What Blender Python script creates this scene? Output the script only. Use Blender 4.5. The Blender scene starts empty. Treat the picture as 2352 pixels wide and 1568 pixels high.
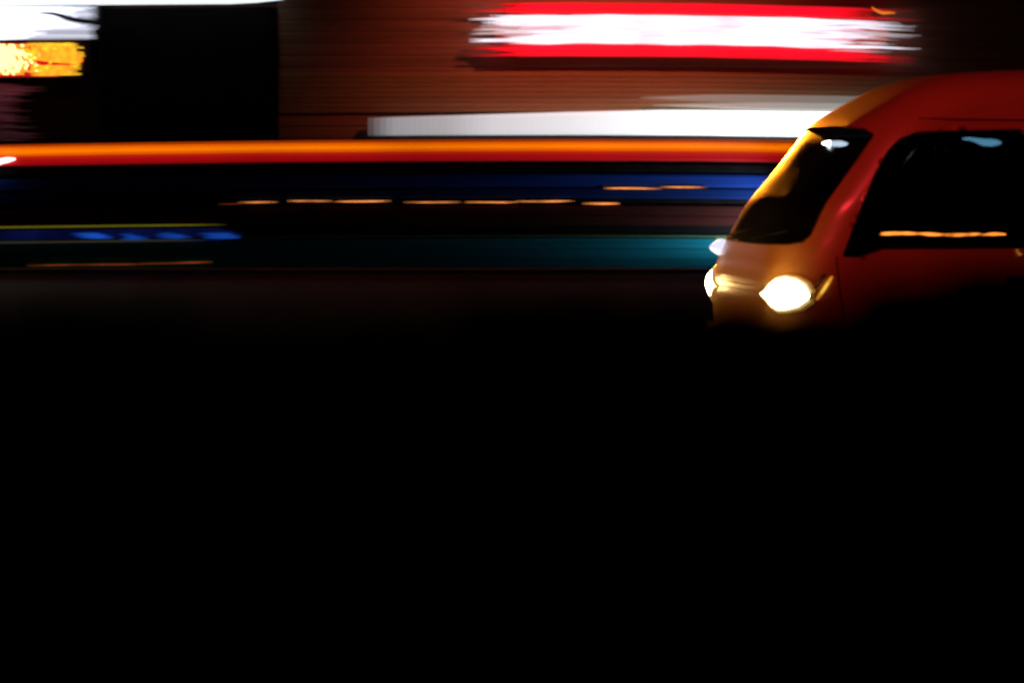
import bpy, bmesh, math, random
import numpy as np
from mathutils import Matrix, Vector

R = math.radians
rnd = random.Random(7)
scene = bpy.context.scene
COL = scene.collection

# ---------------------------------------------------------------- camera
EYE = 1.6                       # eye height of a standing person
FPX = 7040.0                    # focal length in units of a 2352-wide picture
PITCH = math.atan((784 - 341) / FPX)
cd = bpy.data.cameras.new('camera')
cam = bpy.data.objects.new('camera', cd)
COL.objects.link(cam)
cam.location = (0, 0, EYE)
cam.rotation_euler = (R(90) - PITCH, 0, 0)
cd.sensor_width = 36
cd.lens = 36 * FPX / 2352
cd.clip_start = 0.05
cd.clip_end = 2000
cd.dof.use_dof = True
cd.dof.focus_distance = 24.0
cd.dof.aperture_fstop = 1.9
scene.camera = cam

# ---------------------------------------------------------------- night sky, moon, exposure
world = bpy.data.worlds.new('World')
scene.world = world
world.use_nodes = True
wn, wl = world.node_tree.nodes, world.node_tree.links
wn.clear()
wo = wn.new('ShaderNodeOutputWorld')
wb = wn.new('ShaderNodeBackground')
ws = wn.new('ShaderNodeTexSky')
ws.sky_type = 'NISHITA'
ws.sun_disc = False
ws.sun_elevation = R(4)
ws.sun_rotation = R(200)
wb.inputs['Strength'].default_value = 0.00025
wl.new(ws.outputs[0], wb.inputs[0])
wl.new(wb.outputs[0], wo.inputs[0])
sd = bpy.data.lights.new('moon', 'SUN')
sd.energy = 0.0006
sd.angle = R(0.5)
sd.color = (1, .95, .88)
moon = bpy.data.objects.new('moon', sd)
COL.objects.link(moon)
moon.rotation_euler = (R(60), 0, R(20))
scene.view_settings.view_transform = 'Standard'
scene.view_settings.look = 'None'
scene.view_settings.exposure = 0
scene.view_settings.gamma = 1
scene.view_settings.use_curve_mapping = False
scene.cycles.use_denoising = True
scene.cycles.max_bounces = 8
scene.cycles.transparent_max_bounces = 16
scene.cycles.sample_clamp_indirect = 4
scene.cycles.caustics_reflective = False
scene.cycles.caustics_refractive = False

# ---------------------------------------------------------------- materials
MATS = {}


def bsdf(name):
    m = bpy.data.materials.new(name)
    m.use_nodes = True
    MATS[name] = m
    return m, m.node_tree.nodes, m.node_tree.links, m.node_tree.nodes['Principled BSDF']


def paint(name, col, rough=.5, metal=0., coat=0., coat_rough=.08, var=.15, scale=6., bump=0., stretch=(1, 1, 1), spec=.5):
    m, n, l, b = bsdf(name)
    tc = n.new('ShaderNodeTexCoord')
    mp = n.new('ShaderNodeMapping')
    mp.inputs['Scale'].default_value = stretch
    nz = n.new('ShaderNodeTexNoise')
    nz.inputs['Scale'].default_value = scale
    nz.inputs['Detail'].default_value = 6
    l.new(tc.outputs['Object'], mp.inputs[0])
    l.new(mp.outputs[0], nz.inputs['Vector'])
    cr = n.new('ShaderNodeValToRGB')
    cr.color_ramp.elements[0].position = .3
    cr.color_ramp.elements[1].position = .7
    cr.color_ramp.elements[0].color = (*[c * (1 - var) for c in col], 1)
    cr.color_ramp.elements[1].color = (*[min(1, c * (1 + var)) for c in col], 1)
    l.new(nz.outputs['Fac'], cr.inputs[0])
    l.new(cr.outputs[0], b.inputs['Base Color'])
    b.inputs['Roughness'].default_value = rough
    b.inputs['Metallic'].default_value = metal
    b.inputs['Coat Weight'].default_value = coat
    b.inputs['Coat Roughness'].default_value = coat_rough
    b.inputs['Specular IOR Level'].default_value = spec
    if bump:
        bp = n.new('ShaderNodeBump')
        bp.inputs['Strength'].default_value = bump
        bp.inputs['Distance'].default_value = .02
        l.new(nz.outputs['Fac'], bp.inputs['Height'])
        l.new(bp.outputs[0], b.inputs['Normal'])
    return m


def glow(name, col, s, uneven=0., scale=.5):
    m, n, l, b = bsdf(name)
    b.inputs['Base Color'].default_value = (*[min(.8, c * .5 + .02) for c in col], 1)
    b.inputs['Roughness'].default_value = .4
    b.inputs['Emission Color'].default_value = (*col, 1)
    b.inputs['Emission Strength'].default_value = s
    if uneven:                                        # glow varied a little brighter or duller along its length
        tc = n.new('ShaderNodeTexCoord')
        nz = n.new('ShaderNodeTexNoise')
        nz.noise_dimensions = '3D'
        nz.inputs['Scale'].default_value = scale
        nz.inputs['Detail'].default_value = 3
        mr = n.new('ShaderNodeMapRange')
        mr.inputs['From Min'].default_value = .3
        mr.inputs['From Max'].default_value = .7
        mr.inputs['To Min'].default_value = s * (1 - uneven)
        mr.inputs['To Max'].default_value = s * (1 + uneven * .4)
        l.new(tc.outputs['Object'], nz.inputs['Vector'])
        l.new(nz.outputs['Fac'], mr.inputs['Value'])
        l.new(mr.outputs[0], b.inputs['Emission Strength'])
    return m


def glass(name, tint, rough, refl=1.0, film_rough=.3, film_mix=.0):
    m, n, l, b = bsdf(name)
    n.remove(b)
    out = n['Material Output']
    tr = n.new('ShaderNodeBsdfTransparent')
    tr.inputs[0].default_value = (*tint, 1)
    gl = n.new('ShaderNodeBsdfGlossy')
    gl.inputs['Roughness'].default_value = rough
    gl.inputs['Color'].default_value = (refl, refl, refl, 1)
    fr = n.new('ShaderNodeFresnel')
    fr.inputs[0].default_value = 1.5
    mx = n.new('ShaderNodeMixShader')
    film = n.new('ShaderNodeBsdfGlossy')          # dusty film on the pane
    film.inputs['Roughness'].default_value = film_rough
    m2 = n.new('ShaderNodeMixShader')
    m2.inputs[0].default_value = film_mix
    l.new(gl.outputs[0], m2.inputs[1])
    l.new(film.outputs[0], m2.inputs[2])
    l.new(fr.outputs[0], mx.inputs[0])
    l.new(tr.outputs[0], mx.inputs[1])
    l.new(m2.outputs[0], mx.inputs[2])
    l.new(mx.outputs[0], out.inputs[0])
    return m


paint('asphalt', (.034, .022, .018), .8, var=.35, scale=30, bump=.5)
paint('concrete', (.22, .2, .18), .8, var=.2, scale=8, bump=.3)
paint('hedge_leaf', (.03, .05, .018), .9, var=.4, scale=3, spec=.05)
paint('bark', (.05, .035, .025), .9, var=.3, scale=20, bump=.5)
paint('van_paint', (.62, .33, .11), .42, coat=1., coat_rough=.2, var=.03, scale=40)
paint('black_plastic', (.015, .015, .016), .5, var=.3, scale=20)
paint('rubber', (.012, .012, .012), .9, var=.3, scale=20, spec=.15)
paint('rim_steel', (.4, .4, .42), .35, metal=1, var=.1)
paint('chrome', (.75, .75, .76), .15, metal=1, var=.03)
paint('seat_cloth', (.03, .03, .035), .9, var=.3, scale=30)
paint('plate_white', (.7, .7, .68), .5, var=.05)
glass('windscreen_glass', (.10, .10, .11), .07, film_rough=.3, film_mix=.65)
glass('tinted_glass', (.012, .012, .014), .05)
glow('headlight_glow', (1., .86, .56), 40)
glow('halo_hot', (1., .72, .28), 1.6)
glow('halo_warm', (.9, .45, .08), .45)
glow('amber_signal', (1., .42, .03), .9)
glow('amber_core', (1., .68, .12), 1.6)
glow('cool_glint', (.72, .9, 1.), 9.0)
glow('cyan_glint', (.18, .55, .72), 32)
glow('glint_white', (.70, .80, 1.), 1.0)
glow('amber_streak', (1., .27, .03), 2.4, .8, 11.)
paint('cladding', (.30, .15, .10), .7, var=.25, scale=3, stretch=(.15, 1, 4), bump=.2)
paint('brick_dark', (.10, .05, .04), .85, var=.3, scale=5, bump=.3)
paint('slat_tan', (.34, .22, .11), .6, var=.18, scale=3, stretch=(.1, 1, 6))
paint('slat_grey', (.5, .5, .47), .6, var=.12, scale=3, stretch=(.1, 1, 6))
paint('unlit_black', (.010, .008, .008), .7, var=.3, scale=4, spec=.05)
paint('frame_dark', (.03, .025, .025), .5, metal=.5, var=.2)
paint('board_blue', (.012, .045, .27), .5, var=.22, scale=3, stretch=(.12, 1, 6), spec=.12)
paint('board_red', (.06, .010, .007), .65, var=.25, scale=3, stretch=(.12, 1, 6), spec=.12)
paint('board_teal', (.012, .26, .34), .55, var=.2, scale=3, stretch=(.12, 1, 6), spec=.12)
paint('board_navy', (.006, .024, .13), .5, var=.22, scale=3, stretch=(.12, 1, 6), spec=.1)
paint('board_green', (.10, .22, .08), .6, var=.2, scale=3)
paint('steel_grey', (.12, .12, .12), .45, metal=.8, var=.2)


# ---------------------------------------------------------------- helpers
def link(name, me, mat=None, parent=None, smooth=False):
    o = bpy.data.objects.new(name, me)
    COL.objects.link(o)
    if mat:
        me.materials.append(MATS[mat])
    if parent:
        o.parent = parent
    if smooth:
        me.polygons.foreach_set('use_smooth', [True] * len(me.polygons))
    return o


def tag(o, label, cat, group=None):
    o['label'] = label
    o['category'] = cat
    if group:
        o['group'] = group
    return o


def thing(name, label, cat, loc=(0, 0, 0), group=None):
    o = bpy.data.objects.new(name, None)
    COL.objects.link(o)
    o.location = loc
    o.empty_display_size = .2
    return tag(o, label, cat, group)


def mesh(verts, faces):
    me = bpy.data.meshes.new('mesh')
    me.from_pydata([tuple(map(float, v)) for v in verts], [], faces)
    me.validate()
    me.update()
    return me


def box_mesh(x0, x1, y0, y1, z0, z1, bev=0.):
    bm = bmesh.new()
    bmesh.ops.create_cube(bm, size=1)
    for v in bm.verts:
        v.co = Vector(((x0 + x1) / 2 + v.co.x * (x1 - x0), (y0 + y1) / 2 + v.co.y * (y1 - y0), (z0 + z1) / 2 + v.co.z * (z1 - z0)))
    if bev:
        bmesh.ops.bevel(bm, geom=bm.edges[:], offset=bev, segments=2, affect='EDGES', profile=.7)
    me = bpy.data.meshes.new('mesh')
    bm.to_mesh(me)
    bm.free()
    return me


def box(name, x0, x1, y0, y1, z0, z1, mat, parent=None, bev=0.):
    return link(name, box_mesh(x0, x1, y0, y1, z0, z1, bev), mat, parent)


def tube_mesh(pts, r, n=10, cap=True):
    """sweep a circle (radius r or per-point list) along a polyline"""
    P = [Vector(p) for p in pts]
    rs = r if isinstance(r, (list, tuple)) else [r] * len(P)
    V, F = [], []
    for i, p in enumerate(P):
        t = (P[min(i + 1, len(P) - 1)] - P[max(i - 1, 0)]).normalized()
        a = t.cross(Vector((0, 0, 1)))
        if a.length < 1e-3:
            a = Vector((1, 0, 0))
        a.normalize()
        b = a.cross(t)
        for k in range(n):
            q = 2 * math.pi * k / n
            V.append(p + (a * math.cos(q) + b * math.sin(q)) * rs[i])
    for i in range(len(P) - 1):
        for k in range(n):
            F.append((i * n + k, i * n + (k + 1) % n, (i + 1) * n + (k + 1) % n, (i + 1) * n + k))
    if cap:
        F.append(tuple(range(n))[::-1])
        F.append(tuple((len(P) - 1) * n + k for k in range(n)))
    return mesh(V, F)


def bar_mesh(pts, y, d):
    """long bar running along x: pts = (x, z, half height); octagon section, centre depth y, half depth d"""
    V, F = [], []
    for x, z, h in pts:
        c = .3
        for py, pz in ((-1, -1 + c), (-1, 1 - c), (-1 + c, 1), (1 - c, 1), (1, 1 - c), (1, -1 + c), (1 - c, -1), (-1 + c, -1)):
            V.append((x, y + py * d, z + pz * h))
    n = 8
    for i in range(len(pts) - 1):
        for k in range(n):
            F.append((i * n + k, i * n + (k + 1) % n, (i + 1) * n + (k + 1) % n, (i + 1) * n + k))
    F.append(tuple(range(n))[::-1])
    F.append(tuple((len(pts) - 1) * n + k for k in range(n)))
    me = mesh(V, F)
    bm = bmesh.new()
    bm.from_mesh(me)
    bmesh.ops.recalc_face_normals(bm, faces=bm.faces[:])
    bm.to_mesh(me)
    bm.free()
    return me


# positions along the far side of the street: sheet units (2352 wide) at a given depth -> metres
def sx(u, Y):
    return (u - 1176) * Y / FPX


def sz(v, Y):
    return EYE - (v - 341) * Y / FPX


_wx = [-600, 0, 300, 600, 1000, 1300, 1600, 1900, 2150, 2900]
_wy = [14, 10, 5, 1, -2, -3, -2, 2, 7, 12]


def sag(u):                     # the whole frontage sags a few centimetres along its length
    return float(np.interp(u, _wx, _wy))


def run(u0, u1, v, hh, Y, d, taper0=0., taper1=0., step=60, wobble=0., seed=0, sagk=1.):
    """bar from u0 to u1 at height v (sheet units), half height hh; tapered ends; slightly wavy"""
    rr = random.Random(seed)
    n = max(4, int(abs(u1 - u0) / step))
    ph = rr.random() * 6.3
    P = []
    for i in range(n + 1):
        t = i / n
        u = u0 + (u1 - u0) * t
        h = hh
        if taper0 and u - u0 < taper0:
            h *= max(.06, math.sin(.5 * math.pi * (u - u0) / taper0))
        if taper1 and u1 - u < taper1:
            h *= max(.06, math.sin(.5 * math.pi * (u1 - u) / taper1))
        vv = v + sag(u) * sagk + wobble * math.sin(ph + u / 55.0) + wobble * .6 * math.sin(ph * 2 + u / 23.)
        P.append((sx(u, Y), sz(vv, Y), h * Y / FPX))
    return bar_mesh(P, Y, d)


# ================================================================ THE SETTING
YF, YB = 40.0, 43.0             # fence line, building front
g = link('ground', mesh([(-300, -200, -.02), (300, -200, -.02), (300, 600, -.02), (-300, 600, -.02)], [(0, 1, 2, 3)]), 'concrete')
g['kind'] = 'structure'
rd = link('road', mesh([(-200, 6, 0), (200, 6, 0), (200, 39.2, 0), (-200, 39.2, 0)], [(0, 1, 2, 3)]), 'asphalt')
rd['kind'] = 'structure'
for nm, a, b in (('pavement', 39.2, 43.4), ('pavement_near', -6, 6)):
    o = box(nm, -200, 200, a, b, -.2, .11 if a < 10 else .05, 'concrete', bev=.01)
    o['kind'] = 'structure'

# ---------------------------------------------------------------- building behind the fence
bld = thing('shop_building', 'long dark shop frontage with horizontal cladding behind the lit fence', 'building', (0, YB + .3, 0))
bld.location = (0, 0, 0)
box('wall', -26, 30, YB + .3, YB + 9, 0, 6.4, 'brick_dark', bld)
box('roof', -26.3, 30.3, YB + .0, YB + 9.2, 6.4, 6.6, 'frame_dark', bld)
# cladding boards right of the dark shutter bay
v = -220
k = 0
while v < 330:
    hh = 13.5
    if not (170 < v < 262):
        o = link('cladding_board', run(642 + rnd.uniform(-2, 2), 4200, v + hh, hh - .15, YB + .27, .035, seed=k, sagk=.6), 'cladding', bld)
    v += 2 * hh
    k += 1
# tan louvre slats above the white light box, with paler ones at the lamp end
for i in range(8):
    v = 170 + i * 11.5
    link('louvre_slat', run(642, 4200, v + 5.5, 5.5, YB + .26, .04, seed=40 + i), 'slat_tan', bld)
# unlit bay, its darkness put into the near-black of the shutter slats
for i in range(40):
    v = 18 + i * 7.8
    u1 = 640 + rnd.uniform(0, 3)
    link('unlit_slat', run(238, u1, v + 3.9, 3.85, YB + .21, .02, 0, 10, 22, seed=80 + i, sagk=.6), 'unlit_black', bld)
for u in (232,):
    o = box('shutter_guide', sx(u - 4, YB), sx(u + 4, YB), YB + .14, YB + .3, 0, sz(8, YB), 'frame_dark', bld)
# stall riser under everything, mostly hidden by the stand-in fence
box('stall_riser', -25, 29, YB + .1, YB + .3, 0, 1.35, 'brick_dark', bld)

# ---------------------------------------------------------------- red sign with white strips
glow('sign_red', (1., .004, .022), .95, .25, .9)
glow('sign_red_dim', (.42, .02, .012), .5)
glow('strip_white', (.90, .88, 1.), 1.3, .3, 1.3)
glow('strip_pale', (.80, .74, .78), .72)
glow('strip_pink', (.72, .36, .42), .75)
YS = YB + .02
sg = thing('red_shop_sign', 'long glowing red sign crossed by bunched white light strips', 'sign', (sx(1590, YB), YB, sz(150, YB)))
sg.location = (0, 0, 0)
rs = random.Random(5)
link('sign_box', run(1130, 2040, 76, 62, YS + .1, .06, 40, 60, sagk=1.9), 'sign_red_dim', sg)
glow('sign_red_low', (1., .012, .02), .22)
for base, hh, n in ((15.5, 23, 7), (108.5, 27, 8)):
    for k in range(n):
        v = base + hh * (k + .5) / n
        a, b = rs.uniform(1085, 1190), rs.uniform(1960, 2060)
        link('red_strip', run(a, b, v, hh / n / 2 + .25, YS + .002 * k, .02, 90, 130, 30, .25, k, 1.9), 'sign_red', sg)
        link('red_strip_dim', run(a - rs.uniform(10, 50), b + rs.uniform(20, 70), v + rs.uniform(-1, 1), hh / n / 2 + .2, YS + .045 + .002 * k, .015, 70, 90, 30, .3, k + 9, 1.9), 'sign_red_low', sg)
link('pink_panel', run(1190, 2010, 74, 32, YS + .03, .02, 120, 180, sagk=1.9), 'strip_pink', sg)
for i in range(17):
    v = 42.5 + 65 * (i + .5) / 17
    hh = rs.uniform(1.5, 2.5)
    a = rs.uniform(1072, 1170) if not 5 <= i <= 11 else rs.uniform(1085, 1290)
    if i in (14, 15):
        a, hh = rs.uniform(1066, 1090), 2.6
    b = rs.uniform(1900, 2112)
    link('white_strip', run(a, b, v, hh, YS - .02 - .003 * i, .012, 80, 160, 22, .9, 10 + i, 1.95), 'strip_white', sg)
for i in range(9):
    v = rs.uniform(50, 112)
    a = rs.uniform(1790, 1960)
    link('white_wisp', run(a, a + rs.uniform(110, 190), v + 2, rs.uniform(1., 1.7), YS - .075 - .003 * i, .008, 70, 90, 14, 1.6, 40 + i, 2.), 'strip_pale', sg)
for i in range(5):
    a = rs.uniform(1068, 1110)
    link('white_wisp', run(a, a + rs.uniform(130, 260), rs.uniform(46, 88), rs.uniform(.9, 1.5), YS - .105 - .003 * i, .008, 60, 120, 14, .8, 60 + i, 1.9), 'strip_pale', sg)

# ---------------------------------------------------------------- white light box band
lb = thing('white_light_box', 'long white light box under the red sign, grey at its left end', 'light box')
Y = YB + .05
knots = ([846, 905, 1030, 1130, 1300, 1440, 1560, 1680, 1900, 2090], [.03, .36, .46, .74, .92, 1.15, 1.7, 2.3, 2.2, 1.2])
edges = [846 + (2090 - 846) * k / 88 for k in range(89)]
segs = [(edges[k], edges[k + 1], float(np.interp((edges[k] + edges[k + 1]) / 2, *knots))) for k in range(88)]
for i, (u0, u1, s) in enumerate(segs):
    wv = min(1, max(0, (u0 - 858) / 650))
    glow('diffuser_%d' % i, (.76 + .08 * wv, .86 + .09 * wv, .92 + .08 * wv), s * .9)
    top = 272 - 16 * wv
    link('diffuser_panel', run(u0 + .05, u1 - .05, (top + 313) / 2, (313 - top) / 2, Y, .05, step=4), 'diffuser_%d' % i, lb)
glow('spill_dim', (.78, .78, .70), .20)  # light box spill on the slats, put in as faintly glowing strips
glow('spill_mid', (.80, .80, .74), .36)
link('upper_spill', run(1470, 2080, 228, 9, Y + .02, .03, 260, 60, 30), 'spill_dim', lb)
link('upper_spill', run(1500, 2080, 245, 8.5, Y + .015, .03, 330, 60, 30), 'spill_mid', lb)
link('light_box_frame', run(862, 2096, 291, 19, Y + .1, .05), 'frame_dark', lb)

# ---------------------------------------------------------------- upper left signs
glow('corner_white', (.86, .88, 1.), 1.5)
glow('corner_white_dim', (.66, .66, .82), .62)
glow('corner_mid', (.78, .82, .95), .85)
cs = thing('white_corner_sign', 'blown-out bluish white sign with a dark wavy line', 'sign')
link('sign_box', run(-420, 236, 46, 46, YB + .12, .06), 'frame_dark', cs)
rs = random.Random(11)
for k in range(14):
    v = 16 + 75 * (k + .5) / 14
    link('white_strip', run(-410, (rs.uniform(70, 150) if k > 8 else rs.uniform(150, 205)), v, 2.9, YB + .03 + .001 * k, .02, 0, 60, 25, .3, k, .2), 'corner_white', cs)
    link('pale_strip', run(20, 226 + rs.uniform(0, 8), v, 2.75, YB + .052 + .001 * k, .015, 0, 5, 25, .2, k, .2), 'corner_white_dim' if k % 3 else 'corner_mid', cs)
P = []
for i in range(26):
    t = i / 25
    u = 95 + 140 * t
    P.append((sx(u, YB), YB - .03, sz(32 + 18 * (1 / (1 + math.exp(-(t - .38) * 10))) - 3 * math.sin(t * 5.5) * t, YB)))
link('wavy_line', tube_mesh(P, [.008 + .028 * min(1, i / 12) for i in range(26)]), 'frame_dark', cs, True)

wt = thing('white_canopy_light', 'thin white strip light along the canopy edge above the unlit shutter bay', 'strip light')
glow('canopy_white', (.85, .95, .95), 1.25)
link('tube', run(-430, 655, 1, 9.5, YB - .2, .05, 0, 120, sagk=.5), 'canopy_white', wt)
link('housing', run(-430, 690, -13, 5, YB - .18, .08, sagk=.5), 'frame_dark', wt)
link('bracket', box_mesh(sx(700, YB), sx(705, YB), YB - .2, YB + .25, sz(-13, YB), sz(-21, YB)), 'frame_dark', wt)

# dot-matrix board: each lamp row is a run of short slanted diodes
ledb = thing('led_board', 'bright yellow dot-matrix board with red fringe on the left', 'display board')
glow('led_yellow', (1., .50, .02), 1.5, .5, 9.)
glow('led_hot', (1., .82, .30), 2.4)
glow('led_red', (.9, .01, .02), .55)
link('casing', run(-360, 212, 138, 44, YB + .12, .05, sagk=.3), 'frame_dark', ledb)
V, F, VH, FH = [], [], [], []


def diode(V, F, u, v, a, b):
    i = len(V)
    for du, dv in ((-a, -b * .2), (0, -b), (a, b * .2), (0, b)):
        V.append((sx(u + du, YB), YB + .045, sz(v + dv + .0, YB)))
    V.append((sx(u, YB), YB + .03, sz(v, YB)))
    for q in range(4):
        F.append((i + q, i + (q + 1) % 4, i + 4))


for r_ in range(11):
    for c_ in range(78):
        u = -350 + c_ * 7.1 + (r_ % 2) * 3.4
        v = 107 + r_ * 6.4 + (u - 100) * .012
        if r_ == 10 and 60 < u < 130:
            continue
        if u > 60 and rnd.random() < (u - 60) / 75:
            continue
        if rnd.random() < (130 - u - 7 * abs(r_ - 4.5)) / 100:
            diode(VH, FH, u, v, 5.0, 3.6)
        else:
            diode(V, F, u, v, 4.6, 2.6)
for k in range(13):                                   # slanted diode rows that run out at the right end
    v0 = 99 + k * 6.1
    if k in (8,):
        continue
    a, b = 70 + rnd.uniform(-15, 15), 190 + rnd.uniform(-10, 12)
    sl = .10 if k < 8 else -.02
    pts = []
    for q in range(14):
        u = a + (b - a) * q / 13
        vv = min(174, max(103, v0 + (u - 130) * sl))
        pts.append((sx(u, YB), sz(vv, YB), (2.1 if 0 < q < 13 else .6) * YB / FPX))
    link('diode_row', bar_mesh(pts, YB + .035 + .001 * k, .012), 'led_yellow', ledb)
o = link('diode_field', mesh(V, F), 'led_yellow', ledb)
o['kind'] = 'stuff'
o = link('hot_diode_field', mesh(VH, FH), 'led_hot', ledb)
o['kind'] = 'stuff'
link('red_backing', run(-350, 196, 137, 38, YB + .075, .02, 0, 20, sagk=.3), 'led_red', ledb)
# slats added below the board, its magenta spill put into their colour
wp = thing('spill_awning', 'added slatted awning tinted with magenta spill under the yellow dot-matrix board', 'awning')
paint('spill_mauve', (.62, .22, .40), .7, var=.3, scale=2.5)
for i in range(18):
    link('spill_slat', run(-420, rnd.uniform(40, 130), 186 + i * 7.6, 3.9, YB + .12 - .055 * i, .03, 0, 60, seed=i), 'spill_mauve', wp)

# small amber light trail by the sign's end, formed as a glowing tube
nq = [(1998, 19), (2005, 25), (2014, 30), (2026, 33), (2038, 32), (2052, 32.5)]
glow('amber_trail_glow', (1., .22, .01), 1.0)
o = link('amber_trail', tube_mesh([(sx(a, YB), YB - .02, sz(b, YB)) for a, b in nq], [.006, .012, .016, .018, .014, .006]), 'amber_trail_glow', None, True)
tag(o, 'tiny curled amber light trail above the right end of the red sign', 'light trail')

# ---------------------------------------------------------------- boards standing in for smeared parked cars along the far pavement
fen = thing('board_fence_standin', 'long roadside fence of blue, brown-red and teal boards standing in for smeared parked cars', 'fence')
for i in range(40):
    x = -24 + i * 1.6
    box('post', x - .05, x + .05, YF + .06, YF + .16, .05, 1.62, 'unlit_black', fen)


def boards(v0, v1, n, mat, Y, gap=1.0, seed=0):
    h = (v1 - v0) / n
    for i in range(n):
        link(mat, run(-900, 4300, v0 + (i + .5) * h, h / 2 - gap / 2, Y, .022, step=90, seed=seed + i), mat, fen)


boards(402, 432, 1, 'board_blue', YF)
boards(434, 458, 1, 'board_navy', YF + .01)
boards(474, 520, 2, 'board_red', YF)
boards(549, 624, 3, 'board_teal', YF)
link('standin_cap_rail', run(-900, 4300, 544, 2.2, YF - .02, .03, step=90), 'board_green', fen)
boards(378, 398, 1, 'unlit_black', YF + .02)
boards(374, 622, 6, 'unlit_black', YF + .045, gap=.2)
for o in fen.children:
    if o.name.startswith(('board_', 'unlit_black')):
        o.name = 'board'

# glowing band on top of the stand-in fence
ob = thing('orange_light_band', 'continuous orange and crimson light band along the stand-in fence top', 'light band')
for i, (v, hh, col, s) in enumerate((
        (326.5, 3.2, (.8, .08, .0), .45), (333, 3.5, (1., .17, .0), .85), (340, 3.6, (1., .22, .0), .98), (346.5, 3.4, (1., .15, .0), .72),
        (353, 3.3, (1., .03, .006), .42), (360, 3.6, (1., .010, .014), .33), (367.5, 3.8, (1., .007, .014), .27))):
    glow('band_%d' % i, col, s, .28, .35)
    link('light_strip', run(-900, 4300, v, hh + .15, YF - .01 * abs(i - 2), .03, step=80), 'band_%d' % i, ob)
link('backing_rail', run(-900, 4300, 348, 24, YF + .08, .03, step=90), 'frame_dark', ob)

# sodium highlights put in as rows of glowing amber dashes
glow('amber_dash', (1., .30, .07), 1.7, .7, 2.5)
glow('amber_dash_dim', (1., .16, .03), .4, .6, 2.5)


def dashes(name, label, items, Y):
    t = thing(name, label, 'light string')  # sodium highlights put in as glowing dashes
    for i, (u0, u1, v, hh, m) in enumerate(items):
        u_len = u1 - u0
        link('amber_highlight', run(u0, u1, v - sag((u0 + u1) / 2), hh * .72, Y, .012, u_len * .45, u_len * .45, 10, .35, i), m, t)
    link('dash_backing', run(items[0][0], items[-1][1], items[0][2] + 1 - sag(items[0][0]), .5, Y + .012, .004), 'frame_dark', t)
    return t


dashes('amber_highlights', 'long row of glowing amber highlights between the blue and brown-red boards',
       [(500, 560, 468, 1.1, 'amber_dash_dim'), (545, 640, 464.5, 1.6, 'amber_dash'), (660, 765, 461.5, 1.7, 'amber_dash'), (768, 900, 462.5, 1.8, 'amber_dash'),
        (925, 1060, 464, 1.8, 'amber_dash'), (1065, 1190, 464.5, 1.7, 'amber_dash'), (1180, 1320, 462, 2.0, 'amber_dash'), (1335, 1425, 467, 2.3, 'amber_dash')], YF - .035)
dashes('amber_highlights', 'short pair of glowing amber highlights on the upper blue board near the van',
       [(1385, 1520, 432.5, 2.0, 'amber_dash'), (1515, 1625, 430, 1.5, 'amber_dash')], YF - .035)
dashes('amber_highlights', 'faint row of glowing amber highlights low on the stand-in fence at far left',
       [(60, 210, 608, .9, 'amber_dash_dim'), (190, 330, 607, 1.2, 'amber_dash_dim'), (320, 420, 604.5, 1.1, 'amber_dash_dim'), (400, 490, 602.5, 1.3, 'amber_dash_dim')], YF - .035)

# blue lamp bar low on the left
glow('blue_lamp', (.010, .085, .55), .72, .5, 1.2)
glow('blue_lamp_dim', (.008, .02, .2), .16, .8, 1.5)
glow('olive_lit', (.14, .13, .005), .75)
bl = thing('blue_light_bar', 'low bar of four glowing blue lamps with yellow-green trim', 'light bar')
for u0, u1, v in ((150, 262, 541), (250, 345, 543), (335, 440, 540), (440, 566, 541)):
    for q in range(4):
        a, b = u0 + 18 + q * 4 + rnd.uniform(-8, 8), u1 - 30 + q * 9 + rnd.uniform(-8, 8)
        link('blue_lens', run(a, b, v - 5 + q * 3.4 - sag((u0 + u1) / 2), 2.1, YF - .05 + .002 * q, .012, 45, 40, 8, .3, q), 'blue_lamp', bl)
link('bar_body', run(-900, 560, 536, 15, YF - .02, .015, 0, 40, sagk=.8), 'blue_lamp_dim', bl)
link('trim', run(-900, 520, 514, 2.0, YF - .04, .012, 0, 130, sagk=.8), 'olive_lit', bl)  # painted trim, its lit look put in as emission
glow('olive_lit_dim', (.06, .05, .02), .6)
link('trim', run(-900, 480, 549, 1.6, YF - .055, .012, 0, 130, sagk=.8), 'olive_lit_dim', bl)

# white lamp's trail at the band's left edge, formed as a glowing tube
glow('white_trail', (1., .95, .9), 2.0)
o = link('white_lamp_trail', tube_mesh([(sx(a, YF), YF - .1, sz(b, YF)) for a, b in ((-60, 398), (-30, 386), (-8, 377), (8, 370), (24, 367), (40, 365))],
                                      [.03, .035, .036, .036, .033, .012]), 'white_trail', None, True)
tag(o, 'short bent white lamp trail on the orange band at the left edge', 'lamp trail')


# ================================================================ THE VAN
VTH = R(11.5)
van = thing('van', 'orange-red minivan driving left with both headlights on', 'van', (1.6, 17, 0))
van.rotation_euler = (0, 0, math.pi + VTH)          # local +x = forward
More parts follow.
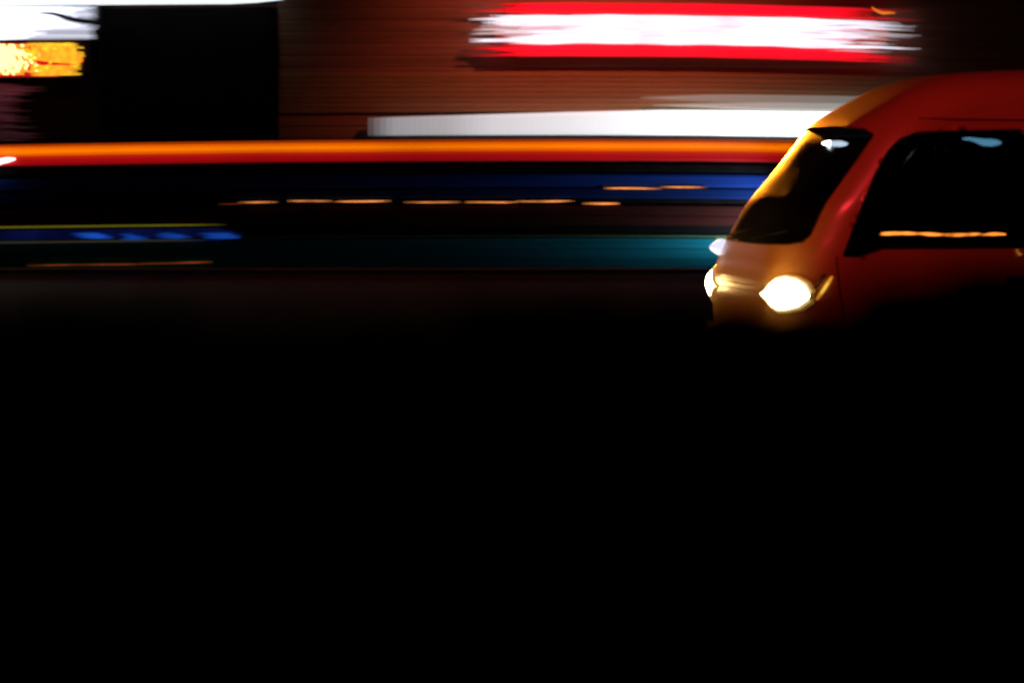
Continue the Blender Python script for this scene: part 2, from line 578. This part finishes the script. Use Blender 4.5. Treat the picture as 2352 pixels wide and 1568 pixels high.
# (forward = (-cos, -sin); local +y is the side that faces the camera)
ZT = [.26, .34, .45, .60, .75, .85, .95, 1.03, 1.09, 1.17, 1.288, 1.393, 1.5, 1.6, 1.68, 1.75, 1.80, 1.863, 1.911, 1.972, 2.014, 2.038, 2.052]
UT = [.25, .30, .34, .352, .356, .354, .338, .312, .295, .255, .19, .105, .018, -.06, -.125, -.20, -.275, -.385, -.47, -.63, -.83, -1.27, -1.7]
WZ = [.26, .34, .5, .7, .85, 1.0, 1.1, 1.25, 1.4, 1.55, 1.66, 1.75, 1.82, 1.88, 1.93, 1.97, 2.00, 2.02, 2.038, 2.052]
WT = [.76, .80, .835, .85, .85, .84, .825, .805, .782, .755, .732, .71, .685, .65, .60, .535, .46, .38, .26, .05]
RT_Z = [.26, .5, 1.0, 1.7, 1.9, 2.0, 2.052]
RT_U = [-3.62, -3.7, -3.72, -3.60, -3.5, -3.35, -2.9]


def pchip(xs, ys):
    xs, ys = np.array(xs), np.array(ys)
    h = np.diff(xs)
    d = np.diff(ys) / h
    m = np.zeros(len(xs))
    for i in range(1, len(xs) - 1):
        if d[i - 1] * d[i] > 0:
            w1, w2 = 2 * h[i] + h[i - 1], h[i] + 2 * h[i - 1]
            m[i] = (w1 + w2) / (w1 / d[i - 1] + w2 / d[i])
    m[0], m[-1] = d[0], d[-1]

    def f(x):
        x = min(max(x, xs[0]), xs[-1])
        i = min(int(np.searchsorted(xs, x, 'right')) - 1, len(xs) - 2)
        t = (x - xs[i]) / h[i]
        return float((2 * t**3 - 3 * t**2 + 1) * ys[i] + (t**3 - 2 * t**2 + t) * h[i] * m[i] + (-2 * t**3 + 3 * t**2) * ys[i + 1] + (t**3 - t**2) * h[i] * m[i + 1])
    return f


uf, wf, urf = pchip(ZT, UT), pchip(WZ, WT), pchip(RT_Z, RT_U)
RF = .40


def mf(z):                      # the nose is flatter across than the windscreen
    return 7.0 - 2.0 * min(1, max(0, (z - .9) / .22))



def front_pt(v, z, off=0.):
    """point of the front skin at lateral position v"""
    w = wf(z)
    a = min(.9995, abs(v) / w)
    return Vector((uf(z) - RF + RF * math.sqrt(1 - a ** mf(z)), v, z))


def side_v(u, z):
    w = wf(z)
    c = uf(z) - RF
    if u <= c:
        return w
    t = min(.9999, (u - c) / RF)
    return w * (1 - t * t) ** (1 / mf(z))


def nrm(fn, a, z, e=.004):
    p = fn(a + e, z) - fn(a - e, z)
    q = fn(a, z + e) - fn(a, z - e)
    n_ = p.cross(q).normalized()
    return n_


def fr(v, z, off=0.):
    p = front_pt(v, z)
    n_ = nrm(front_pt, v, z)
    if n_.x < 0:
        n_ = -n_
    return p + n_ * off


def side_pt(u, z):
    return Vector((u, side_v(u, z), z))


def sd_(u, z, off=0., s=1):
    p = side_pt(u, z)
    n_ = nrm(side_pt, u, z)
    if n_.y < 0:
        n_ = -n_
    p = p + n_ * off
    return Vector((p.x, p.y * s, p.z))


# window outlines
SIDE = [[(.015, 1.035), (-.035, 1.15), (-.09, 1.275), (-.185, 1.463), (-.27, 1.59), (-.335, 1.65), (-.43, 1.685), (-1.0, 1.70), (-1.03, 1.68), (-1.035, 1.10), (-1.01, 1.075), (-.20, 1.072), (-.06, 1.03)],
        [(-1.14, 1.70), (-2.15, 1.70), (-2.18, 1.67), (-2.18, 1.105), (-2.15, 1.075), (-1.14, 1.075), (-1.11, 1.105), (-1.11, 1.67)],
        [(-2.29, 1.70), (-3.25, 1.69), (-3.32, 1.64), (-3.38, 1.12), (-3.34, 1.075), (-2.29, 1.075), (-2.26, 1.105), (-2.26, 1.67)]]
half = [(0, 1.718), (.35, 1.712), (.54, 1.70), (.615, 1.672), (.632, 1.60), (.66, 1.42), (.695, 1.22), (.705, 1.14), (.69, 1.105), (.62, 1.092), (.35, 1.085), (0, 1.083)]
WIND = half + [(-a, b) for a, b in half[-2:0:-1]]


def densify(poly, d=.02):
    out = []
    for i, p in enumerate(poly):
        q = poly[(i + 1) % len(poly)]
        n = max(1, int(math.hypot(q[0] - p[0], q[1] - p[1]) / d))
        for k in range(n):
            out.append((p[0] + (q[0] - p[0]) * k / n, p[1] + (q[1] - p[1]) * k / n))
    return out


def inside(p, poly):
    c = False
    j = len(poly) - 1
    for i in range(len(poly)):
        a, b = poly[i], poly[j]
        if (a[1] > p[1]) != (b[1] > p[1]) and p[0] < (b[0] - a[0]) * (p[1] - a[1]) / (b[1] - a[1]) + a[0]:
            c = not c
        j = i
    return c


def nearest(p, poly):
    best, bp = 9, None
    for i in range(len(poly)):
        a, b = poly[i], poly[(i + 1) % len(poly)]
        dx, dy = b[0] - a[0], b[1] - a[1]
        t = max(0, min(1, ((p[0] - a[0]) * dx + (p[1] - a[1]) * dy) / (dx * dx + dy * dy + 1e-12)))
        q = (a[0] + t * dx, a[1] + t * dy)
        d = math.hypot(p[0] - q[0], p[1] - q[1])
        if d < best:
            best, bp = d, q
    return best, bp


AX = (-.30, -2.75)
WR = .315
zs = list(np.linspace(.26, 1.0, 30)) + list(np.linspace(1.025, 1.75, 31)) + [1.765, 1.78, 1.80, 1.82, 1.84, 1.86, 1.88, 1.90, 1.915, 1.93, 1.945, 1.96, 1.972, 1.984, 1.995, 2.005, 2.014, 2.022, 2.03, 2.037, 2.043, 2.048]
NFR, NSD, NRR = 64, 96, 20
V, F = [], []
for z in zs:
    w, c, r0 = wf(z), uf(z) - RF, urf(z) + .35
    if r0 > c - .2:
        r0 = c - .2
    ring = []
    for i in range(NFR + 1):                         # near side corner round the nose to the far one
        q = math.pi / 2 - math.pi * i / NFR
        s = math.sin(q)
        vv = w * math.copysign(abs(s) ** (2 / mf(z)), s)
        ring.append((c + RF * abs(math.cos(q)), vv))
    for i in range(1, NSD):
        ring.append((c + (r0 - c) * i / NSD, -w))
    for i in range(NRR + 1):
        q = -math.pi / 2 + math.pi * i / NRR
        s = math.sin(q)
        ring.append((r0 + (urf(z) - r0) * abs(math.cos(q)) ** .6, w * math.copysign(abs(s) ** .5, s)))
    for i in range(1, NSD):
        ring.append((r0 + (c - r0) * i / NSD, w))
    V += [Vector((a, b, z)) for a, b in ring]
n = len(ring)
for j in range(len(zs) - 1):
    for i in range(n):
        F.append((j * n + i, j * n + (i + 1) % n, (j + 1) * n + (i + 1) % n, (j + 1) * n + i))
F.append(tuple((len(zs) - 1) * n + i for i in range(n)))
# pull the skin's edges onto the window outlines, then open the windows and wheel arches
for p in V:
    if 1.0 < p.z < 1.75:
        if p.x > -.45 and abs(p.y) < .80:
            d, q = nearest((p.y, p.z), WIND)
            if d < .0135 and abs(p.x - front_pt(p.y, p.z).x) < .08:
                t = front_pt(q[0], q[1])
                p.x, p.y, p.z = t
                continue
        if abs(p.y) > .5 and p.x < .1:
            for S in SIDE:
                d, q = nearest((p.x, p.z), S)
                if d < .0145:
                    t = side_pt(*q)
                    s = 1 if p.y > 0 else -1
                    p.x, p.y, p.z = t.x, t.y * s, t.z
                    break


def open_face(f):
    c = sum((V[i] for i in f), Vector()) / len(f)
    if len(f) > 4:
        return False
    if abs(c.y) > .6 and c.z < .8:
        for a in AX:
            if math.hypot(c.x - a, c.z - WR) < WR + .06:
                return True
    if 1.0 < c.z < 1.75:
        if c.x > -.35 and abs(c.y) < .72 and inside((c.y, c.z), WIND) and c.x > front_pt(c.y, c.z).x - .06:
            return True
        if abs(c.y) > .5:
            for S in SIDE:
                if inside((c.x, c.z), S):
                    return True
    return False


F = [f for f in F if not open_face(f)]
body = link('body', mesh(V, F), 'van_paint', van, True)
bm = bmesh.new()
bm.from_mesh(body.data)
bmesh.ops.delete(bm, geom=[q for q in bm.verts if not q.link_faces], context='VERTS')
bmesh.ops.recalc_face_normals(bm, faces=bm.faces[:])
if sum(f.normal.z * f.calc_area() for f in bm.faces if f.calc_center_median().z > 1.9) < 0:
    bmesh.ops.reverse_faces(bm, faces=bm.faces[:])
bm.to_mesh(body.data)
bm.free()


def panel(name, poly, fn, mat, parent, bulge=0., off=0., rings=8, smooth=True):
    """patch that fills an outline on the skin; fn(a, z, off) -> point"""
    D = densify(poly, .03)
    cx = sum(p[0] for p in D) / len(D)
    cz = sum(p[1] for p in D) / len(D)
    PV, PF = [], []
    m = len(D)
    for k in range(rings):
        s = 1 - k / rings
        for a, b in D:
            PV.append(fn(cx + (a - cx) * s, cz + (b - cz) * s, off + bulge * (1 - s * s) if s < 1 else off))
    PV.append(fn(cx, cz, off + bulge))
    for k in range(rings - 1):
        for i in range(m):
            PF.append((k * m + i, k * m + (i + 1) % m, (k + 1) * m + (i + 1) % m, (k + 1) * m + i))
    for i in range(m):
        PF.append(((rings - 1) * m + i, (rings - 1) * m + (i + 1) % m, rings * m))
    me = mesh(PV, PF)
    out = fn(cx, cz, off + bulge + .02) - fn(cx, cz, off + bulge)
    if sum(p_.normal.dot(out) for p_ in me.polygons) < 0:
        me.flip_normals()
    return link(name, me, mat, parent, smooth)


def seal(name, poly, fn, r, mat, parent, off=0., n=8):
    D = densify(poly, .025)
    return link(name, tube_mesh([fn(a, b, off) for a, b in D] + [fn(*D[0], off)], r, n, False), mat, parent, True)


ws_ = panel('windscreen', WIND, fr, 'windscreen_glass', van, off=-.004)
seal('seal', WIND, fr, .006, 'rubber', ws_)
for s in (1, -1):
    for S in SIDE:
        gp = panel('side_window', S, lambda a, b, o, s=s: sd_(a, b, o, s), 'tinted_glass', van, off=-.004)
        seal('seal', S, lambda a, b, o, s=s: sd_(a, b, o, s), .005, 'rubber', gp)

LENS = [(.46, .822), (.53, .842), (.58, .876), (.64, .906), (.70, .918), (.75, .910), (.785, .885), (.80, .845), (.797, .80), (.772, .764), (.725, .746), (.67, .742), (.615, .760), (.54, .798)]
for s in (1, -1):
    hl = panel('headlight', [(a * s, b) for a, b in LENS], fr, 'headlight_glow', van, bulge=.035, off=.008)
    seal('halo_rim', [(a * s, b) for a, b in LENS], fr, .011, 'halo_hot', hl, .004)  # headlight halo put in as glowing rims round the lens
    seal('halo_bezel', [(.64 * s + (a - .64) * s * 1.06, .835 + (b - .835) * 1.1) for a, b in LENS], fr, .012, 'halo_warm', hl, -.001)

    def corner(a, z, off, s=s):
        p = sd_(a, z, off, s)
        return p
    el = [(.125 + .028 * math.cos(q) + .030 * math.sin(q), .866 + .020 * math.cos(q) * -1 + .060 * math.sin(q) * 1) for q in np.linspace(0, 2 * math.pi, 24, False)]
    el = [(.118 - (b_ - .866) * .75 + (a_ - .125) * .35, b_) for a_, b_ in el]
    ts = panel('turn_signal', el, corner, 'amber_signal', van, bulge=.01, off=.004)
    ex, ez = sum(a for a, b in el) / 24, sum(b for a, b in el) / 24
    panel('bulb', [(ex + (a - ex) * .45, ez + (b - ez) * .5) for a, b in el], corner, 'amber_core', ts, bulge=.004, off=.016)
    el2 = [(a + .035, b + .012) for a, b in el]
    seal('side_reflector', el2, corner, .004, 'chrome', van, .003)

# grille between the lamps
for i in range(4):
    z = .80 + i * .03
    vw = .43 - .03 * abs(i - 1.5)
    link('grille_slat', tube_mesh([fr(vw * t / 12, z, -.002) for t in range(-12, 13)], .005, 8), 'van_paint', van, True)
BUMP = [(-.78, .38), (-.6, .36), (0, .35), (.6, .36), (.78, .38), (.80, .52), (.78, .60), (.6, .625), (0, .63), (-.6, .625), (-.78, .60), (-.80, .52)]
panel('front_bumper', BUMP, fr, 'van_paint', van, bulge=.05, off=.03)
pl = panel('number_plate', [(-.26, .45), (.26, .45), (.26, .56), (-.26, .56)], fr, 'plate_white', van, off=.09)
# wipers
for v0, v1 in ((-.45, .05), (.1, .58)):
    wi = link('wiper', tube_mesh([fr(v0 + (v1 - v0) * t / 10, 1.10 + .05 * t / 10, .018) for t in range(11)], .005, 8), 'rubber', van, True)
# door shut lines, handles
for s in (1, -1):
    for u in (-1.075, -2.22):
        link('door_seam', tube_mesh([sd_(u, z, .0, s) for z in np.linspace(.42, 1.74, 20)], .004, 6), 'rubber', van)
    link('door_seam', tube_mesh([sd_(.05 - .12 * (1 - (z - .45) / .58) ** 2, z, 0., s) for z in np.linspace(.45, 1.03, 14)], .004, 6), 'rubber', van)
    hp = panel('door_handle', [(-.885, .865), (-1.03, .865), (-1.03, .925), (-.885, .925)], lambda a, b, o, s=s: sd_(a, b, o, s), 'black_plastic', van, bulge=.012, off=.006)
    link('grip', tube_mesh([sd_(-.90 - .11 * t / 6, .905, .022, s) for t in range(7)], .009, 8), 'black_plastic', hp, True)
    # belt-line moulding and drip rail
    link('drip_rail', tube_mesh([sd_(u, 1.765 + .01 * math.sin(u), .004, s) for u in np.linspace(-.45, -3.3, 40)], .008, 8), 'van_paint', van, True)
# glints on door handle, far fender and windows, built as glowing parts
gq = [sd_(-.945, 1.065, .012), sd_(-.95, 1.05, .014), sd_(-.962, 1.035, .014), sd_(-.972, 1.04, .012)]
glow('handle_glint_amber', (1., .35, .05), .5)
link('handle_glint', tube_mesh(gq, [.003, .005, .008, .004], 8), 'handle_glint_amber', van, True)
fm = fr(-.64, 1.02, .012)
bmm = bmesh.new()
bmesh.ops.create_icosphere(bmm, subdivisions=3, radius=1)
for q in bmm.verts:
    q.co = Vector((q.co.x * .055, q.co.y * .045, q.co.z * .045 * (1 - .5 * q.co.x))) + fm + Vector((.01, 0, .01))
me = bpy.data.meshes.new('mesh')
bmm.to_mesh(me)
bmm.free()
mk = link('fender_glint', me, 'glint_white', van, True)
link('glint_stalk', tube_mesh([fr(-.66, 1.0, -.01), fm], .014, 8), 'black_plastic', mk, True)


def lozenge(name, pts, rs, mat):
    return link(name, tube_mesh(pts, rs, 10), mat, van, True)


lozenge('window_glint', [fr(.23 + .0 * t, 1.66, -.05) + Vector((.095 - t * .145, .0, -.004 * t)) for t in np.linspace(0, 1, 9)],
        [.004, .011, .014, .016, .017, .017, .016, .012, .004], 'cool_glint')  # lamp reflections in the windows, put in as glowing lozenges
lozenge('window_glint', [Vector((-.70 - t * .22, .66, 1.652 - .022 * (1 / (1 + math.exp(-(t - .4) * 12))))) for t in np.linspace(0, 1, 11)],
        [.003, .007, .009, .011, .014, .018, .020, .020, .019, .015, .005], 'cyan_glint')
# orange streak on the side window, put in as glowing strips outside the pane
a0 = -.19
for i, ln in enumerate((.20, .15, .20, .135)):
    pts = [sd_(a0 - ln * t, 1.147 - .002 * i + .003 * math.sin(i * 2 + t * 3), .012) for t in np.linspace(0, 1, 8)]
    lozenge('window_streak', pts, [.005, .007, .008, .0075, .006, .007, .006, .004] if i % 2 == 0 else [.003, .004, .006, .008, .008, .006, .005, .003], 'amber_streak')
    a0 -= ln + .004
link('ledge', tube_mesh([Vector((-.17, .77, 1.12)), Vector((-1.0, .77, 1.12))], .014, 8), 'black_plastic', van, True)
# dashboard, seats, steering wheel
link('dashboard', box_mesh(-.28, .12, -.66, .66, .85, 1.06, .04), 'black_plastic', van)
link('floor_pan', box_mesh(-3.5, .25, -.70, .70, .30, .38, .01), 'black_plastic', van)
for s in (1, -1):
    st = link('seat', box_mesh(-1.15, -.70, s * .38 - .24, s * .38 + .24, .40, .85, .06), 'seat_cloth', van)
    link('seat_back', box_mesh(-1.28, -1.14, s * .38 - .23, s * .38 + .23, .8, 1.38, .05), 'seat_cloth', st)
    link('headrest', box_mesh(-1.27, -1.17, s * .38 - .12, s * .38 + .12, 1.41, 1.58, .04), 'seat_cloth', st)
ring_ = [Vector((-.46 + .08 * math.sin(q), -.38 + .18 * math.cos(q), 1.08 + .16 * math.sin(q))) for q in np.linspace(0, 2 * math.pi, 28)]
link('steering_wheel', tube_mesh(ring_, .014, 8, False), 'black_plastic', van, True)
# wheels
for a in AX:
    for s in (1, -1):
        bmm = bmesh.new()
        prof = [(.16, .5), (.24, .55), (.29, .9), (.308, .7), (WR, .3), (WR, -.3), (.308, -.7), (.29, -.9), (.2, -1)]
        N = 36
        PV, PF = [], []
        for r_, w_ in prof:
            for k in range(N):
                q = 2 * math.pi * k / N
                PV.append((a + r_ * math.cos(q), s * (.73 + w_ * .09), WR + r_ * math.sin(q)))
        for i in range(len(prof) - 1):
            for k in range(N):
                PF.append((i * N + k, i * N + (k + 1) % N, (i + 1) * N + (k + 1) % N, (i + 1) * N + k))
        bmm.free()
        tw = link('wheel', mesh(PV, PF), 'rubber', van, True)
        PV, PF = [], []
        for r_, w_ in ((.03, .62), (.06, .6), (.10, .45), (.17, .5), (.2, .58), (.215, .5)):
            for k in range(N):
                q = 2 * math.pi * k / N
                PV.append((a + r_ * math.cos(q), s * (.73 + w_ * .09), WR + r_ * math.sin(q)))
        for i in range(5):
            for k in range(N):
                PF.append((i * N + k, i * N + (k + 1) % N, (i + 1) * N + (k + 1) % N, (i + 1) * N + k))
        PF.append(tuple(range(N)))
        link('rim', mesh(PV, PF), 'rim_steel', tw, True)
        # arch liner
        link('arch_liner', tube_mesh([(a, s * .45, WR), (a, s * .80, WR)], WR + .055, 32, False), 'black_plastic', van, True)
# tail lamps
glow('tail_red', (.8, .01, .01), .8)
for s in (1, -1):
    link('tail_lamp', box_mesh(-3.70, -3.60, s * .76 - .06, s * .76 + .06, .85, 1.2, .02), 'tail_red', van)
# headlight beams and point lights added for their halo on the nose
for s in (1, -1):
    ld = bpy.data.lights.new('halo_spill', 'POINT')
    ld.energy = 2.2
    ld.color = (1, .62, .2)
    ld.shadow_soft_size = .05
    lo = bpy.data.objects.new('halo_spill', ld)
    COL.objects.link(lo)
    lo.parent = van
    lo.location = fr(.67 * s, .83, .14)
    ld = bpy.data.lights.new('beam', 'SPOT')
    ld.energy = 60
    ld.spot_size = R(50)
    ld.spot_blend = .8
    ld.color = (1, .88, .65)
    ld.shadow_soft_size = .06
    lo = bpy.data.objects.new('beam', ld)
    COL.objects.link(lo)
    lo.parent = van
    lo.location = fr(.64 * s, .84, .08)
    lo.rotation_euler = (0, R(-84), 0)


# ================================================================ STREET LAMPS
def aim(o, p):
    d = Vector(p) - o.location
    o.rotation_euler = d.to_track_quat('-Z', 'Y').to_euler()


glow('sodium_lens', (1., .40, .04), 30)


def hanging_lamp(loc, target, power, col, label, size=.16, cone=120, wires=()):
    t = thing('street_lamp', label, 'street lamp', loc, 'sodium lamps hung over the road')
    N = 24
    PV, PF = [], []
    for r_, z in ((.03, .36), (.06, .30), (.12, .26), (.24, .10), (.27, .02), (.25, .02), (.1, .2)):
        for k in range(N):
            q = 2 * math.pi * k / N
            PV.append((r_ * math.cos(q), r_ * math.sin(q), z))
    for i in range(6):
        for k in range(N):
            PF.append((i * N + k, i * N + (k + 1) % N, (i + 1) * N + (k + 1) % N, (i + 1) * N + k))
    link('hood', mesh(PV, PF), 'frame_dark', t, True)
    bmm = bmesh.new()
    bmesh.ops.create_uvsphere(bmm, u_segments=16, v_segments=10, radius=.09)
    for q in bmm.verts:
        q.co.z = q.co.z * 1.2 + .09
    me = bpy.data.meshes.new('mesh')
    bmm.to_mesh(me)
    bmm.free()
    link('bulb', me, 'sodium_lens', t, True)
    for w_ in wires:
        link('span_wire', tube_mesh([(0, 0, .36), (w_[0] * .5, w_[1] * .5, .36 + (w_[2] - .36) * .5 - .1), w_], .008, 6), 'frame_dark', t)
    ld = bpy.data.lights.new('lamp_light', 'SPOT')
    ld.energy = power
    ld.color = col
    ld.spot_size = R(cone)
    ld.spot_blend = 1.
    ld.shadow_soft_size = size
    lo = bpy.data.objects.new('lamp_light', ld)
    COL.objects.link(lo)
    lo.location = Vector(loc) + Vector((0, 0, -.06))
    aim(lo, target)
    lo.parent = t
    lo.matrix_parent_inverse = t.matrix_basis.inverted()
    return t


SOD = (1., .36, .008)
LA = Vector((.50, 31.5, 3.72))
tl = thing('tube_street_lamp', 'tilted sodium tube lamp on a span wire beyond the van', 'street lamp', LA, 'sodium lamps hung over the road')
zax = (LA - Vector((1.6, 17.5, 1.22))).normalized()
xax = Vector((.61, .16, .78))
xax = (xax - zax * xax.dot(zax)).normalized()
yax = zax.cross(xax)
rot = Matrix((xax, yax, zax)).transposed().to_4x4()
tl.matrix_world = Matrix.Translation(LA) @ rot
link('housing', box_mesh(-.42, .42, -.11, .11, .02, .14, .03), 'frame_dark', tl)
link('tube', tube_mesh([(-.36, 0, 0), (.36, 0, 0)], .03, 10), 'sodium_lens', tl, True)
inv = rot.inverted()
for e in ((0, 11.8, 1.6), (-2.7, -33.5, 3.)):
    link('span_wire', tube_mesh([(0, 0, .14), inv @ Vector(e)], .008, 6), 'frame_dark', tl)
ld = bpy.data.lights.new('lamp_light', 'AREA')
ld.shape = 'RECTANGLE'
ld.size, ld.size_y = .72, .14
ld.energy = 9
ld.color = (1., .25, .012)
ld.spread = R(8)
lo = bpy.data.objects.new('lamp_light', ld)
COL.objects.link(lo)
lo.parent = tl
lo.location = (0, 0, -.05)
hanging_lamp((-9., 16.4, 3.3), (1.25, 17., .80), 2100, SOD, 'sodium lamp on a span wire ahead of the van', .2, 12, [(0, 26.9, 3.1), (1.5, -14.8, 3.4)])
hanging_lamp((1.3, 39.6, 6.2), (1.1, 43.2, 2.9), 700, (1., .17, .08), 'lamp added on a span wire to light the shop frontage', .2, 86, [(0, 3.7, .2), (6.2, -34.0, .4)])  # out-of-view lamp added to brighten the frontage
# poles on the camera's side that hold the wires
for i, (x, y, z, lab) in enumerate(((-2.2, -2, 6.7, 'tall dark pole left of the camera holding a lamp wire'), (-7.5, -1.6 + 3.2, 6.8, 'tall dark pole far left of the hedge'), (7.5, 5.6, 6.6, 'tall dark pole right of the hedge'))):
    o = link('lamp_pole', tube_mesh([(x, y, 0), (x, y, 3), (x, y, z + .2)], [.11, .09, .06], 12), 'steel_grey', None, True)
    tag(o, lab, 'pole', 'poles holding the lamp wires')

# unseen red neon sign added over the road to light the van's flank
glow('added_neon_red', (1., .03, .03), 12)
ns = thing('added_neon_sign', 'unseen red neon sign added over the road to redden the van', 'sign', (-1.6, 8.4, 2.2))
for e in ((-26, 0, 9), (26, 0, 9)):
    link('wire', tube_mesh([(math.copysign(.8, e[0]), 0, 7.8), e], .01, 6), 'frame_dark', ns)
link('box', box_mesh(-.9, .9, -.14, .10, 6.9, 7.8, .02), 'frame_dark', ns)
for i in range(3):
    link('added_neon_tube', tube_mesh([(-.75, .14, 7.1 + i * .25), (.75, .14, 7.1 + i * .25)], .025, 8), 'added_neon_red', ns, True)
ld = bpy.data.lights.new('flank_fill', 'AREA')
ld.shape = 'RECTANGLE'
ld.size, ld.size_y = 1.8, .9
ld.energy = 48
ld.color = (1., .035, .045)
ld.spread = R(60)
lo = bpy.data.objects.new('flank_fill', ld)
COL.objects.link(lo)
lo.location = (-1.6, 8.62, 9.55)
aim(lo, (2.4, 17, 1.5))

# cool floodlight added out of sight behind the van to rake along the stand-in fence
fl = thing('fill_light', 'unseen cool white floodlight on a stake behind the van', 'fill_light', (4.0, 39.4, .05))
link('fill_stake', tube_mesh([(0, 0, 0), (0, 0, .3)], .03, 10), 'steel_grey', fl, True)
link('housing', box_mesh(-.10, .14, -.14, .14, .25, .45, .02), 'frame_dark', fl)
glow('fill_lens', (.7, .85, 1.), 6)
link('lens', box_mesh(-.115, -.105, -.12, .12, .27, .43), 'fill_lens', fl)
ld = bpy.data.lights.new('fence_fill', 'SPOT')
ld.energy = 270
ld.color = (.62, .82, 1.)
ld.spot_size = R(80)
ld.spot_blend = 1.
ld.shadow_soft_size = .1
lo = bpy.data.objects.new('fence_fill', ld)
COL.objects.link(lo)
lo.location = (3.86, 39.4, .36)
aim(lo, (2.75, 40., .95))

# ================================================================ HEDGE IN FRONT OF THE CAMERA
hd = thing('hedge', 'black unlit hedge filling the foreground', 'hedge', (0, 2.2, 0))
V, F = [], []
for i in range(26000):
    x = rnd.uniform(-3.2, 3.2)
    y = rnd.uniform(-.36, .36)
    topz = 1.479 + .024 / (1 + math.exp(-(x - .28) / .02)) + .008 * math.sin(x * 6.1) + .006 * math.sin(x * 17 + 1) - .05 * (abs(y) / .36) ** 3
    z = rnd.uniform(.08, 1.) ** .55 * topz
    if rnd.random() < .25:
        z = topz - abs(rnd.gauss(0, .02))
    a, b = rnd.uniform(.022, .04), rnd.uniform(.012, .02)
    ax = Vector((rnd.gauss(0, 1), rnd.gauss(0, 1), rnd.gauss(0, .6))).normalized()
    bx = ax.cross(Vector((rnd.gauss(0, 1), rnd.gauss(0, 1), rnd.gauss(0, 1)))).normalized()
    c = Vector((x, y, z))
    i0 = len(V)
    V += [c - ax * a, c + bx * b, c + ax * a, c - bx * b]
    F.append((i0, i0 + 1, i0 + 2, i0 + 3))
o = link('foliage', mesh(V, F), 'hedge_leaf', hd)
o['kind'] = 'stuff'
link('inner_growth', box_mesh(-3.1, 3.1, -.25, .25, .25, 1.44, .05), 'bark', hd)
for i in range(14):
    x = -3 + i * .46
    link('stem', tube_mesh([(x, 0, 0), (x + .03, .02, .3), (x - .02, -.03, .7)], [.03, .024, .015], 8), 'bark', hd, True)
